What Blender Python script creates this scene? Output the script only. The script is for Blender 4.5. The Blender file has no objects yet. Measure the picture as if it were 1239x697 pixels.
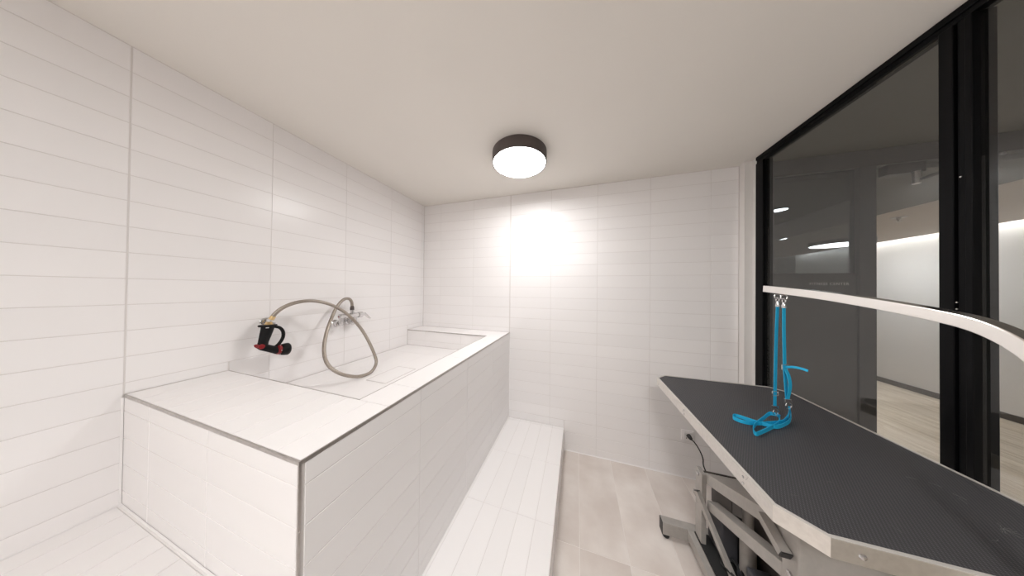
import bpy, math, random
from mathutils import Vector, Matrix
import numpy as np
random.seed(7)
S = bpy.context.scene
COL = S.collection

# ------------------------------------------------------------------ camera
CAMZ = 1.459
F_PX, CX, CY = 255.06, 619.5, 348.5
YAW, PITCH, ROLL = -0.3014, 0.0072, 0.0108
def cam_axes():
    cy, sy = math.cos(YAW), math.sin(YAW)
    fwd = Vector((sy, cy, 0)); right = Vector((cy, -sy, 0)); up = Vector((0, 0, 1))
    f2 = fwd*math.cos(PITCH) + up*math.sin(PITCH); u2 = up*math.cos(PITCH) - fwd*math.sin(PITCH)
    return right*math.cos(ROLL) + u2*math.sin(ROLL), u2*math.cos(ROLL) - right*math.sin(ROLL), f2
AR, AU, AF = cam_axes()
cam_d = bpy.data.cameras.new('camera'); cam = bpy.data.objects.new('camera', cam_d); COL.objects.link(cam)
cam_d.sensor_fit = 'HORIZONTAL'; cam_d.sensor_width = 36.0; cam_d.lens = 36.0*F_PX/1239.0
cam_d.clip_start = 0.02; cam_d.clip_end = 100
cam.matrix_world = Matrix(((AR.x, AU.x, -AF.x, 0), (AR.y, AU.y, -AF.y, 0), (AR.z, AU.z, -AF.z, CAMZ), (0, 0, 0, 1)))
S.camera = cam

# ------------------------------------------------------------------ world, exposure, light levels
w = bpy.data.worlds.new('world'); S.world = w; w.use_nodes = True
w.node_tree.nodes['Background'].inputs['Color'].default_value = (0.02, 0.02, 0.02, 1)
w.node_tree.nodes['Background'].inputs['Strength'].default_value = 0.2
S.view_settings.view_transform = 'Standard'
try: S.view_settings.look = 'None'
except Exception: pass
S.view_settings.gamma = 1.0
S.view_settings.use_curve_mapping = False
S.view_settings.exposure = 0.15
S.cycles.diffuse_bounces = 10; S.cycles.max_bounces = 14
LAMP_FRONT = 33.0       # radiance of the visible ceiling lamp
LAMP_REAR = 92.0        # its twin further back in the room
COVE = 20.0             # LED strip in the lobby cove
LOBBY_LAMP = 17.0

# ------------------------------------------------------------------ pixel helpers (direction only; depth from the surface touched)
def ray(x, y): return AF + AR*((x-CX)/F_PX) + AU*((CY-y)/F_PX)
def onX(x, y, X): d = ray(x, y); t = X/d.x; return Vector((X, d.y*t, d.z*t+CAMZ))
def onY(x, y, Y): d = ray(x, y); t = Y/d.y; return Vector((d.x*t, Y, d.z*t+CAMZ))
def onZ(x, y, Z): d = ray(x, y); t = (Z-CAMZ)/d.z; return Vector((d.x*t, d.y*t, Z))

# ------------------------------------------------------------------ materials
def mat(name, color, rough=0.5, metal=0.0, var=0.0, bump=0.0, bscale=8.0, emit=None, spec=None, noise=None, coat=0.0):
    m = bpy.data.materials.new(name); m.use_nodes = True; nt = m.node_tree; b = nt.nodes['Principled BSDF']
    b.inputs['Base Color'].default_value = (*color, 1); b.inputs['Roughness'].default_value = rough; b.inputs['Metallic'].default_value = metal
    if spec is not None: b.inputs['Specular IOR Level'].default_value = spec
    if coat: b.inputs['Coat Weight'].default_value = coat; b.inputs['Coat Roughness'].default_value = 0.08
    L = nt.links.new
    tc = nt.nodes.new('ShaderNodeTexCoord')
    oi = nt.nodes.new('ShaderNodeObjectInfo')
    vm = nt.nodes.new('ShaderNodeVectorMath'); vm.operation = 'ADD'
    sc = nt.nodes.new('ShaderNodeMath'); sc.operation = 'MULTIPLY'; sc.inputs[1].default_value = 37.0
    L(oi.outputs['Random'], sc.inputs[0]); L(tc.outputs['Object'], vm.inputs[0]); L(sc.outputs[0], vm.inputs[1])
    src = None
    nz = nt.nodes.new('ShaderNodeTexNoise'); nz.inputs['Scale'].default_value = noise[0] if noise else 5.0; nz.inputs['Detail'].default_value = 6
    L(vm.outputs[0], nz.inputs['Vector'])
    if noise:
        cr = nt.nodes.new('ShaderNodeValToRGB'); cr.color_ramp.elements[0].color = (*color, 1); cr.color_ramp.elements[1].color = (*noise[1], 1)
        cr.color_ramp.elements[0].position = 0.35; cr.color_ramp.elements[1].position = 0.68
        L(nz.outputs['Fac'], cr.inputs[0]); src = cr.outputs[0]
    if var:
        hs = nt.nodes.new('ShaderNodeHueSaturation'); hs.inputs['Color'].default_value = (*color, 1)
        if src: L(src, hs.inputs['Color'])
        mr = nt.nodes.new('ShaderNodeMapRange'); mr.inputs[3].default_value = 1-var; mr.inputs[4].default_value = 1+var
        L(oi.outputs['Random'], mr.inputs[0]); L(mr.outputs[0], hs.inputs['Value']); src = hs.outputs[0]
    if src: L(src, b.inputs['Base Color'])
    if bump:
        nb = nt.nodes.new('ShaderNodeTexNoise'); nb.inputs['Scale'].default_value = bscale; nb.inputs['Detail'].default_value = 2
        L(vm.outputs[0], nb.inputs['Vector'])
        bp = nt.nodes.new('ShaderNodeBump'); bp.inputs['Strength'].default_value = bump; bp.inputs['Distance'].default_value = 0.01
        L(nb.outputs['Fac'], bp.inputs['Height']); L(bp.outputs[0], b.inputs['Normal'])
    if emit:
        b.inputs['Emission Color'].default_value = (*emit[0], 1); b.inputs['Emission Strength'].default_value = emit[1]
    return m
M = {}
M['tile'] = mat('white_glazed_tile', (0.885, 0.866, 0.865), 0.25, spec=0.32, var=0.012, bump=0.012, bscale=7)
M['tile_matt'] = mat('white_satin_tile', (0.897, 0.878, 0.876), 0.42, var=0.012)
M['grout'] = mat('pale_grout', (0.72, 0.69, 0.675), 0.85)
M['caulk'] = mat('white_caulk', (0.87, 0.85, 0.845), 0.6)
M['paint'] = mat('ceiling_paint', (0.80, 0.768, 0.722), 0.9, noise=(3.0, (0.81, 0.778, 0.732)))
M['paint_white'] = mat('white_wall_paint', (0.78, 0.76, 0.74), 0.8)
M['stone'] = mat('beige_stone_tile', (0.69, 0.62, 0.575), 0.42, var=0.03, bump=0.04, bscale=20, noise=(4.0, (0.84, 0.785, 0.745)))
M['floor_grout'] = mat('floor_grout', (0.86, 0.81, 0.77), 0.9)
M['steel_trim'] = mat('stainless_trim', (0.50, 0.47, 0.45), 0.32, 1.0, noise=(60, (0.58, 0.55, 0.53)))
M['chrome'] = mat('chrome', (0.66, 0.65, 0.65), 0.10, 1.0)
M['gun_black'] = mat('matt_black_rubber', (0.003, 0.003, 0.0035), 0.5, spec=0.25)
M['lip'] = mat('satin_aluminium_lip', (0.72, 0.69, 0.65), 0.4, 0.35)
M['alu'] = mat('brushed_aluminium', (0.86, 0.83, 0.79), 0.36, 1.0, noise=(90, (0.80, 0.77, 0.73)))
M['alu_arm'] = mat('polished_steel_tube', (0.92, 0.90, 0.87), 0.22, 1.0)
M['frame_grey'] = mat('grey_powder_coated_steel', (0.37, 0.35, 0.325), 0.42, noise=(40, (0.41, 0.385, 0.36)))
M['dark_cap'] = mat('black_plastic', (0.022, 0.021, 0.022), 0.45)
M['motor'] = mat('charcoal_plastic', (0.06, 0.06, 0.068), 0.5)
M['cover'] = mat('dark_taupe_cover', (0.075, 0.066, 0.060), 0.5)
M['rubber'] = mat('black_rubber', (0.02, 0.02, 0.02), 0.7)
M['red'] = mat('red_plastic', (0.24, 0.004, 0.008), 0.4)
M['brass'] = mat('brass_fitting', (0.75, 0.55, 0.28), 0.3, 1.0)
M['bronze'] = mat('dark_bronze_housing', (0.085, 0.066, 0.062), 0.45)
M['diffuser'] = mat('lamp_diffuser', (0.9, 0.9, 0.9), 0.5, emit=((1.0, 0.994, 0.988), LAMP_FRONT))
M['diffuser_rear'] = mat('lamp_diffuser_rear', (0.9, 0.9, 0.9), 0.5, emit=((1.0, 0.994, 0.988), LAMP_REAR))
M['lobby_diffuser'] = mat('lobby_diffuser', (0.9, 0.9, 0.9), 0.5, emit=((0.95, 0.98, 1.0), LOBBY_LAMP))
M['led'] = mat('led_strip', (0.9, 0.9, 0.9), 0.5, emit=((0.93, 0.98, 1.0), COVE))
M['blue'] = mat('turquoise_webbing', (0.004, 0.40, 0.68), 0.65, bump=0.3, bscale=400)
M['outlet'] = mat('white_plastic', (0.92, 0.90, 0.90), 0.3)
M['black_frame'] = mat('black_aluminium_frame', (0.0025, 0.0025, 0.003), 0.42, spec=0.12)
M['dark_frame'] = mat('dark_bronze_door_frame', (0.035, 0.03, 0.028), 0.45, noise=(60, (0.045, 0.04, 0.037)))
M['dark_panel'] = mat('dark_door_panel', (0.055, 0.050, 0.047), 0.35)
M['lettering'] = mat('silver_lettering', (0.52, 0.50, 0.48), 0.4)
M['lobby_wall'] = mat('lobby_wall_paint', (0.80, 0.775, 0.755), 0.85)
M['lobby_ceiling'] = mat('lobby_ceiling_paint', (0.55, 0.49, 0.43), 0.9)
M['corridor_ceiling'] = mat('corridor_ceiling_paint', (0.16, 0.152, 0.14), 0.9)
M['baseboard'] = mat('dark_baseboard', (0.10, 0.085, 0.075), 0.6)
M['hair'] = mat('pale_pet_hair', (0.24, 0.23, 0.23), 0.6)

def hose_mat():
    m = mat('braided_steel_hose', (0.36, 0.315, 0.27), 0.42, 0.75); nt = m.node_tree; b = nt.nodes['Principled BSDF']
    tc = [n for n in nt.nodes if n.type == 'TEX_COORD'][0]
    ck = nt.nodes.new('ShaderNodeTexChecker'); ck.inputs['Scale'].default_value = 420
    ck.inputs['Color1'].default_value = (0.30, 0.26, 0.22, 1); ck.inputs['Color2'].default_value = (0.44, 0.39, 0.34, 1)
    nt.links.new(tc.outputs['Object'], ck.inputs['Vector']); nt.links.new(ck.outputs['Color'], b.inputs['Base Color'])
    return m
M['hose'] = hose_mat()
def mat_rubber_top():
    m = mat('ribbed_black_rubber_mat', (0.042, 0.041, 0.044), 0.55); nt = m.node_tree; b = nt.nodes['Principled BSDF']; L = nt.links.new
    tc = [n for n in nt.nodes if n.type == 'TEX_COORD'][0]
    hs = []
    for ang in (math.radians(32), math.radians(-32)):
        mp = nt.nodes.new('ShaderNodeMapping'); mp.inputs['Rotation'].default_value = (0, 0, ang)
        L(tc.outputs['Object'], mp.inputs['Vector'])
        wv = nt.nodes.new('ShaderNodeTexWave'); wv.inputs['Scale'].default_value = 55; wv.bands_direction = 'X'
        L(mp.outputs[0], wv.inputs['Vector']); hs.append(wv.outputs['Fac'])
    mx = nt.nodes.new('ShaderNodeMath'); mx.operation = 'MULTIPLY'; L(hs[0], mx.inputs[0]); L(hs[1], mx.inputs[1])
    cr = nt.nodes.new('ShaderNodeValToRGB'); cr.color_ramp.elements[0].color = (0.042, 0.041, 0.045, 1); cr.color_ramp.elements[1].color = (0.105, 0.102, 0.107, 1)
    L(mx.outputs[0], cr.inputs[0]); L(cr.outputs[0], b.inputs['Base Color'])
    bp = nt.nodes.new('ShaderNodeBump'); bp.inputs['Strength'].default_value = 0.35; bp.inputs['Distance'].default_value = 0.002
    L(mx.outputs[0], bp.inputs['Height']); L(bp.outputs[0], b.inputs['Normal'])
    return m
M['mat_top'] = mat_rubber_top()
def wood():
    m = mat('light_oak_plank', (0.6, 0.5, 0.39), 0.45, var=0.06); nt = m.node_tree; L = nt.links.new
    tc = [n for n in nt.nodes if n.type == 'TEX_COORD'][0]
    vm = [n for n in nt.nodes if n.type == 'VECT_MATH'][0]; hs = [n for n in nt.nodes if n.type == 'HUE_SAT'][0]
    mp = nt.nodes.new('ShaderNodeMapping'); mp.inputs['Scale'].default_value = (14, 1.0, 1); L(vm.outputs[0], mp.inputs[0])
    nz = nt.nodes.new('ShaderNodeTexNoise'); nz.inputs['Scale'].default_value = 2.2; nz.inputs['Detail'].default_value = 8; L(mp.outputs[0], nz.inputs['Vector'])
    cr = nt.nodes.new('ShaderNodeValToRGB'); cr.color_ramp.elements[0].color = (0.60, 0.50, 0.385, 1); cr.color_ramp.elements[1].color = (0.80, 0.71, 0.60, 1)
    cr.color_ramp.elements[0].position = 0.3; cr.color_ramp.elements[1].position = 0.62
    L(nz.outputs['Fac'], cr.inputs[0]); L(cr.outputs[0], hs.inputs['Color'])
    return m
M['wood'] = wood()
def glass(name, tint, f0=0.06):
    """thin architectural pane: straight-through transmission plus Schlick reflection"""
    m = bpy.data.materials.new(name); m.use_nodes = True; nt = m.node_tree; nt.nodes.clear(); L = nt.links.new
    o = nt.nodes.new('ShaderNodeOutputMaterial'); mx = nt.nodes.new('ShaderNodeMixShader'); t = nt.nodes.new('ShaderNodeBsdfTransparent'); g = nt.nodes.new('ShaderNodeBsdfGlossy')
    ge = nt.nodes.new('ShaderNodeNewGeometry'); dp = nt.nodes.new('ShaderNodeVectorMath'); dp.operation = 'DOT_PRODUCT'
    L(ge.outputs['Incoming'], dp.inputs[0]); L(ge.outputs['Normal'], dp.inputs[1])
    def mth(op, a, b=None):
        n = nt.nodes.new('ShaderNodeMath'); n.operation = op
        for i, q in enumerate((a, b)):
            if q is None: continue
            if isinstance(q, (int, float)): n.inputs[i].default_value = q
            else: L(q, n.inputs[i])
        return n.outputs[0]
    c = mth('ABSOLUTE', dp.outputs['Value']); k = mth('POWER', mth('SUBTRACT', 1.0, c), 5.0)
    fr = mth('ADD', mth('MULTIPLY', k, 1-f0), f0)
    t.inputs['Color'].default_value = (*tint, 1); g.inputs['Roughness'].default_value = 0.0; g.inputs['Color'].default_value = (0.95, 0.97, 0.97, 1)
    L(fr, mx.inputs[0]); L(t.outputs[0], mx.inputs[1]); L(g.outputs[0], mx.inputs[2]); L(mx.outputs[0], o.inputs[0])
    return m
M['glass'] = glass('clear_glass', (0.93, 0.935, 0.93))
M['smoked'] = glass('smoked_glass', (0.46, 0.48, 0.49))

# ------------------------------------------------------------------ object helpers
def wloc(o):
    v = Vector((0, 0, 0))
    while o is not None: v += o.location; o = o.parent
    return v
def link(name, me, m, parent=None, loc=None):
    o = bpy.data.objects.new(name, me); COL.objects.link(o)
    if m is not None and not me.materials: me.materials.append(m)
    if parent is not None: o.parent = parent
    o.location = (Vector(loc) if loc is not None else Vector((0, 0, 0))) - wloc(parent)
    return o
def build(name, vf, m, parent=None, smooth=False, bevel=0.0):
    """vf = (verts, faces) in world metres; the origin goes to the middle of the shape"""
    vs, fs = vf; a = np.array([tuple(v) for v in vs], dtype=float); c = (a.min(0)+a.max(0))/2
    me = bpy.data.meshes.new(name); me.from_pydata([tuple(v) for v in (a-c)], [], fs); me.validate()
    import bmesh
    bm = bmesh.new(); bm.from_mesh(me); bmesh.ops.recalc_face_normals(bm, faces=bm.faces)
    if bevel: bmesh.ops.bevel(bm, geom=[e for e in bm.edges if len(e.link_faces) == 2 and e.calc_face_angle(0) > 0.5], offset=bevel, segments=2, affect='EDGES', profile=0.5)
    bm.to_mesh(me); bm.free()
    if smooth:
        for p in me.polygons: p.use_smooth = True
        me.set_sharp_from_angle(angle=math.radians(42))
    return link(name, me, m, parent, Vector(c))
def vbox(x0, x1, y0, y1, z0, z1):
    v = [(x, y, z) for x in (x0, x1) for y in (y0, y1) for z in (z0, z1)]
    f = [(0, 1, 3, 2), (4, 6, 7, 5), (0, 4, 5, 1), (2, 3, 7, 6), (0, 2, 6, 4), (1, 5, 7, 3)]
    return v, f
def join(*parts):
    V, F_ = [], []
    for v, f in parts:
        k = len(V); V += [tuple(q) for q in v]; F_ += [tuple(i+k for i in g) for g in f]
    return V, F_
def box(name, b, m, parent=None, bevel=0.0, smooth=False): return build(name, vbox(*b), m, parent, smooth, bevel)
def vprism(poly, z0, z1, axis='z'):
    n = len(poly); pt = {'z': lambda a, b, c: (a, b, c), 'x': lambda a, b, c: (c, a, b), 'y': lambda a, b, c: (a, c, b)}[axis]
    v = [pt(a, b, z0) for a, b in poly] + [pt(a, b, z1) for a, b in poly]
    f = [tuple(range(n-1, -1, -1)), tuple(range(n, 2*n))] + [(i, (i+1) % n, n+(i+1) % n, n+i) for i in range(n)]
    return v, f
def vring(outer, inner, z0, z1):
    n = len(outer); v = [(a, b, z0) for a, b in outer]+[(a, b, z0) for a, b in inner]+[(a, b, z1) for a, b in outer]+[(a, b, z1) for a, b in inner]; f = []
    for i in range(n):
        j = (i+1) % n
        f += [(i, j, 2*n+j, 2*n+i), (n+j, n+i, 3*n+i, 3*n+j), (2*n+i, 2*n+j, 3*n+j, 3*n+i), (j, i, n+i, n+j)]
    return v, f
def smooth_path(pts, k=8):
    P = [Vector(p) for p in pts]; Q = [2*P[0]-P[1]] + P + [2*P[-1]-P[-2]]; out = []
    for i in range(1, len(Q)-2):
        p0, p1, p2, p3 = Q[i-1:i+3]
        for s in range(k):
            t = s/k
            out.append(0.5*((2*p1)+(p2-p0)*t+(2*p0-5*p1+4*p2-p3)*t*t+(3*p1-p0-3*p2+p3)*t**3))
    out.append(P[-1]); return out
def vtube(pts, r, n=12, closed=False, squash=None):
    P = [Vector(p) for p in pts]; m = len(P); R = r if isinstance(r, (list, tuple)) else [r]*m
    if len(R) != m: R = list(np.interp(np.linspace(0, 1, m), np.linspace(0, 1, len(R)), R))
    T = [(P[(i+1) % m if closed else min(i+1, m-1)]-P[(i-1) % m if closed else max(i-1, 0)]).normalized() for i in range(m)]
    ref = Vector((0, 0, 1)) if abs(T[0].z) < 0.9 else Vector((1, 0, 0))
    N = (ref-T[0]*ref.dot(T[0])).normalized(); V, F_ = [], []
    for i in range(m):
        N = (N-T[i]*N.dot(T[i])).normalized(); B = T[i].cross(N)
        for k in range(n):
            a = 2*math.pi*k/n; off = (N*math.cos(a)+B*math.sin(a))*R[i]
            if squash: off = off - squash[0]*off.dot(squash[0])*(1-squash[1])
            V.append(P[i]+off)
    for i in range(m if closed else m-1):
        j = (i+1) % m
        for k in range(n): F_.append((i*n+k, i*n+(k+1) % n, j*n+(k+1) % n, j*n+k))
    if not closed: F_ += [tuple(range(n-1, -1, -1)), tuple(range((m-1)*n, m*n))]
    return V, F_
def vrect(pts, w_, h_, side, closed=False):
    """rectangular section swept along pts; side = width direction (one vector or one per point)"""
    P = [Vector(p) for p in pts]; m = len(P); SD = [Vector(s) for s in side] if isinstance(side, list) else [Vector(side)]*m; V, F_ = [], []
    for i in range(m):
        t = (P[(i+1) % m if closed else min(i+1, m-1)]-P[(i-1) % m if closed else max(i-1, 0)]).normalized()
        s = (SD[i]-t*SD[i].dot(t)).normalized(); nn = t.cross(s)
        for a, b in ((-1, -1), (1, -1), (1, 1), (-1, 1)): V.append(P[i]+s*(a*w_/2)+nn*(b*h_/2))
    for i in range(m if closed else m-1):
        j = (i+1) % m
        for k in range(4): F_.append((i*4+k, i*4+(k+1) % 4, j*4+(k+1) % 4, j*4+k))
    if not closed: F_ += [(3, 2, 1, 0), tuple(range((m-1)*4, m*4))]
    return V, F_
def vcyl(p0, p1, r0, r1=None, n=24): return vtube([p0, p1], [r0, r0 if r1 is None else r1], n)
def vlathe(c, axis, prof, n=32):
    """prof = [(distance along axis, radius)]"""
    A = Vector(axis).normalized(); c = Vector(c); ref = Vector((0, 0, 1)) if abs(A.z) < 0.9 else Vector((1, 0, 0))
    U = (ref-A*ref.dot(A)).normalized(); W = A.cross(U); V, F_ = [], []
    for d, r in prof:
        for k in range(n):
            a = 2*math.pi*k/n; V.append(c+A*d+(U*math.cos(a)+W*math.sin(a))*max(r, 1e-5))
    for i in range(len(prof)-1):
        for k in range(n): F_.append((i*n+k, i*n+(k+1) % n, (i+1)*n+(k+1) % n, (i+1)*n+k))
    F_ += [tuple(range(n-1, -1, -1)), tuple(range((len(prof)-1)*n, len(prof)*n))]
    return V, F_
def tag(o, label, cat, group=None):
    o['label'] = label; o['category'] = cat
    if group: o['group'] = group
    return o
def struct(o, label, cat):
    o['kind'] = 'structure'; o['label'] = label; o['category'] = cat; return o
def thing(name, label, cat, loc, group=None):
    o = bpy.data.objects.new(name, None); COL.objects.link(o); o.location = loc; o.empty_display_size = 0.1
    return tag(o, label, cat, group)

# ------------------------------------------------------------------ tiles
T_THICK = 0.0016; GAP = 0.0022
_cache = {}
def tile_mesh(w_, h_, m, t=T_THICK, ch=0.0011):
    key = (round(w_, 4), round(h_, 4), m.name, t)
    if key in _cache: return _cache[key]
    a, b = w_/2, h_/2; v = []
    for (x, y, z) in ((a, b, -t), (a, b, -ch*0.6), (a-ch, b-ch, 0)):
        v += [(-x, -y, z), (x, -y, z), (x, y, z), (-x, y, z)]
    f = [(3, 2, 1, 0)] + [(r*4+k, r*4+(k+1) % 4, r*4+4+(k+1) % 4, r*4+4+k) for r in (0, 1) for k in range(4)] + [(8, 9, 10, 11)]
    me = bpy.data.meshes.new('tile'); me.from_pydata(v, [], f); me.update(); me.materials.append(m); _cache[key] = me
    return me
def joints(a0, pitch, lo, hi):
    """sorted joint positions a0 + k*pitch inside (lo, hi) with the two ends"""
    k0 = math.ceil((lo-a0)/pitch-1e-6); out = [lo]; x = a0+k0*pitch
    while x < hi-1e-6:
        if x-out[-1] > 0.006: out.append(x)
        x += pitch
    if hi-out[-1] < 0.006 and len(out) > 1: out.pop()
    out.append(hi); return out
AX = {'+x': (Vector((0, 1, 0)), Vector((0, 0, 1)), Vector((1, 0, 0))), '-x': (Vector((0, -1, 0)), Vector((0, 0, 1)), Vector((-1, 0, 0))),
      '-y': (Vector((1, 0, 0)), Vector((0, 0, 1)), Vector((0, -1, 0))), '+y': (Vector((-1, 0, 0)), Vector((0, 0, 1)), Vector((0, 1, 0))),
      '+z': (Vector((1, 0, 0)), Vector((0, 1, 0)), Vector((0, 0, 1)))}
def lay(parent, face, d, ul, vl, m, tilt=0.0, gap=GAP, t=T_THICK):
    """one tile object per cell of the joint grid; ul/vl are world coordinates along the two axes of the face, d its plane"""
    u, v, n = AX[face]; pl = wloc(parent)
    for i in range(len(ul)-1):
        for j in range(len(vl)-1):
            a0, a1, b0, b1 = ul[i], ul[i+1], vl[j], vl[j+1]
            if a1-a0 < 0.008 or b1-b0 < 0.008: continue
            o = bpy.data.objects.new('tile', tile_mesh(a1-a0-gap, b1-b0-gap, m, t)); COL.objects.link(o); o.parent = parent
            ca, cb = (a0+a1)/2, (b0+b1)/2
            au = Vector((abs(u.x), abs(u.y), abs(u.z)))
            c = au*ca + v*cb + Vector((abs(n.x), abs(n.y), abs(n.z)))*d
            mt = Matrix(((u.x, v.x, n.x), (u.y, v.y, n.y), (u.z, v.z, n.z)))
            if tilt: mt = mt @ Matrix.Rotation(random.gauss(0, tilt), 3, 'X') @ Matrix.Rotation(random.gauss(0, tilt*0.3), 3, 'Y')
            o.matrix_local = Matrix.Translation(c-pl) @ mt.to_4x4()

# ------------------------------------------------------------------ room dimensions (metres, floor = 0)
ZC = 2.40; XL = -1.680; YB = 1.999; XR = 1.183; YF = -1.70
TH, TL = 0.1016, 0.4060
XT, YT, TZ = -0.6407, 0.3389, 1.035          # tub: right face, front face, top
XI, YI, YI2, BZ = -0.787, 0.596, 1.770, 0.879  # basin opening and basin floor
ZP, YP0 = 0.612, -0.50                       # bench in front of the tub
ZS, XS = 0.202, -0.109                       # step along the tub
YJ, XJ = 0.3366, -0.6467                     # joint lattices of the left and the back wall
t = T_THICK
rows = lambda lo, hi: joints(ZC-TH*24, TH, lo, hi)

# floor ------------------------------------------------------------
fl = struct(box('floor', (XL, XR+0.06, YF, YB, -0.12, -0.0015), M['floor_grout']), 'beige stone tiled floor of the wash room', 'floor')
lay(fl, '+z', 0.0, joints(0.023, 0.257, XS+0.001, XR), joints(1.27, 0.76, YF, YB-t), M['stone'], tilt=0.0004, gap=0.004, t=0.0015)
lay(fl, '+z', 0.0, joints(0.023, 0.257, XL, XS-0.001), joints(1.27, 0.76, YF, YP0-0.002), M['stone'], gap=0.004, t=0.0015)
# ceiling
struct(box('ceiling', (XL-0.1, XR+0.06, YF-0.1, YB+0.1, ZC, ZC+0.1), M['paint']), 'plain off-white painted ceiling', 'ceiling')
# left wall
wl = struct(box('wall_left', (XL-0.12, XL-t, YF-0.1, YB+0.1, -0.12, ZC), M['grout']), 'left wall of long white stacked tiles', 'wall')
zr = ZC-TH*13
lay(wl, '+x', XL, joints(YJ, TL, YF, YT-0.001), rows(ZP+0.001, ZC-0.0015), M['tile'], tilt=0.0011)
lay(wl, '+x', XL, joints(YJ, TL, YT+0.001, YB-t), rows(zr, ZC-0.0015), M['tile'], tilt=0.0011)
lay(wl, '+x', XL, joints(YJ, TL, YT+0.001, YI-0.001), [TZ+0.001, zr], M['tile'])
lay(wl, '+x', XL, joints(YJ, TL, YI+0.002, YI2-0.002), rows(BZ+0.002, zr), M['tile'])
lay(wl, '+x', XL, joints(YJ, TL, YI2+0.001, YB-t), [TZ+0.001, zr], M['tile'])
# back wall
wb = struct(box('wall_back', (XL-0.12, 1.146, YB+t, YB+0.12, -0.12, ZC), M['grout']), 'far wall of long white stacked tiles behind the tub and table', 'wall')
lay(wb, '-y', YB, joints(XJ, TL, XL+t, XT+0.001), rows(TZ+0.001, ZC-0.0015), M['tile'], tilt=0.0011)
lay(wb, '-y', YB, joints(XJ, TL, XT+0.001, 1.144), rows(zr, ZC-0.0015), M['tile'], tilt=0.0011)
lay(wb, '-y', YB, joints(XJ, TL, XT+0.001, 1.144), rows(ZS+TH*0.65, zr), M['tile'], tilt=0.0011)
lay(wb, '-y', YB, joints(XJ, TL, XS+0.002, 1.144), rows(0.002, ZC-TH*21), M['tile'])
lay(wb, '-y', YB, joints(XJ, TL, XT+0.001, XS-0.002), [ZS+0.001, ZC-TH*21], M['tile'])
# right stub wall and front wall
wr = struct(build('wall_right', join(vbox(1.148, 1.240, 1.948, YB+0.12, 0, ZC), vbox(1.192, 1.240, 1.907, 1.948, 0, ZC)), M['paint_white']), 'narrow white painted wall return beside the black window frame', 'wall')
wf = struct(box('wall_front', (XL-0.1, XR+0.08, YF-0.12, YF, 0, ZC), M['paint_white']), 'white painted wall opposite the tiled far wall', 'wall')
# caulk lines
tr = struct(build('trim_1', vprism([(YB-0.0005, 0.0), (YB-0.0005, 0.006), (YB-0.007, 0.0)], XS+0.002, 1.146, 'x'), M['caulk']), 'white caulk bead where the far wall meets the stone floor', 'trim')

# ------------------------------------------------------------------ dog wash tub
tub = thing('dog_wash_tub', 'raised white tiled dog wash tub with steel edge trims built into the corner', 'bathtub', ((XL+XT)/2, (YT+YB)/2, 0))
x0, x1, y0, y1 = XL+0.0005, XT-t, YT+t, YB-0.0005
bt = TZ-t
build('body', join(vbox(x0, x1, y0, y1, 0, BZ-t), vbox(x0, x1, y0, YI-t, BZ-t, bt), vbox(x0, x1, YI2+t, y1, BZ-t, bt), vbox(XI+t, x1, YI-t, YI2+t, BZ-t, bt)), M['grout'], tub)
TR = 0.009                                   # steel trim height
# top: front shelf, right rim, back ledge
shelf = [XL+0.001] + [XT-TH*k for k in range(10, 0, -1)] + [XT-0.004]
shelf = [shelf[0]] + [s for s in shelf[1:] if s-shelf[0] > 0.02]
lay(tub, '+z', TZ, shelf, [YT+0.004, YI], M['tile_matt'])
lay(tub, '+z', TZ, [XI, XT-0.004], joints(YJ, TL, YI, YI2), M['tile_matt'])
lay(tub, '+z', TZ, [XL+0.001]+joints(XJ, TL, XL+0.03, XT-0.004)[1:], [YI2, YB-0.002], M['tile_matt'])
# outer faces
fr_rows = [ZP+0.001]+[TZ-0.0625-TH*k for k in range(3, -1, -1)]+[TZ-TR-0.001]
fr_rows = [fr_rows[0]]+[z for z in fr_rows[1:] if z > ZP+0.012]
lay(tub, '-y', YT, [XL, -1.456, -1.061, XT-0.005], fr_rows, M['tile'], tilt=0.0008)
sd_rows = [ZS+0.001]+[TZ-0.066-TH*k for k in range(8, -1, -1) if TZ-0.066-TH*k > ZS+0.02]+[TZ-TR-0.001]
lay(tub, '+x', XT, joints(0.757-TL, TL, YT+0.005, YB-0.001), sd_rows, M['tile'], tilt=0.0008)
# basin faces
lay(tub, '-y', YI2, joints(XJ, TL, XL+0.003, XI-0.003), [BZ+0.001, BZ+0.055, TZ-0.007], M['tile_matt'])
lay(tub, '+y', YI, joints(XJ, TL, XL+0.003, XI-0.003), [BZ+0.001, BZ+0.055, TZ-0.007], M['tile_matt'])
lay(tub, '-x', XI, joints(YJ, TL, YI+0.003, YI2-0.003), [BZ+0.001, BZ+0.055, TZ-0.007], M['tile_matt'])
lay(tub, '+z', BZ, joints(XL, TH*2, XL+0.003, XI-0.003), joints(YJ, TL, YI+0.003, YI2-0.003), M['tile_matt'], gap=0.0015)
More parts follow.
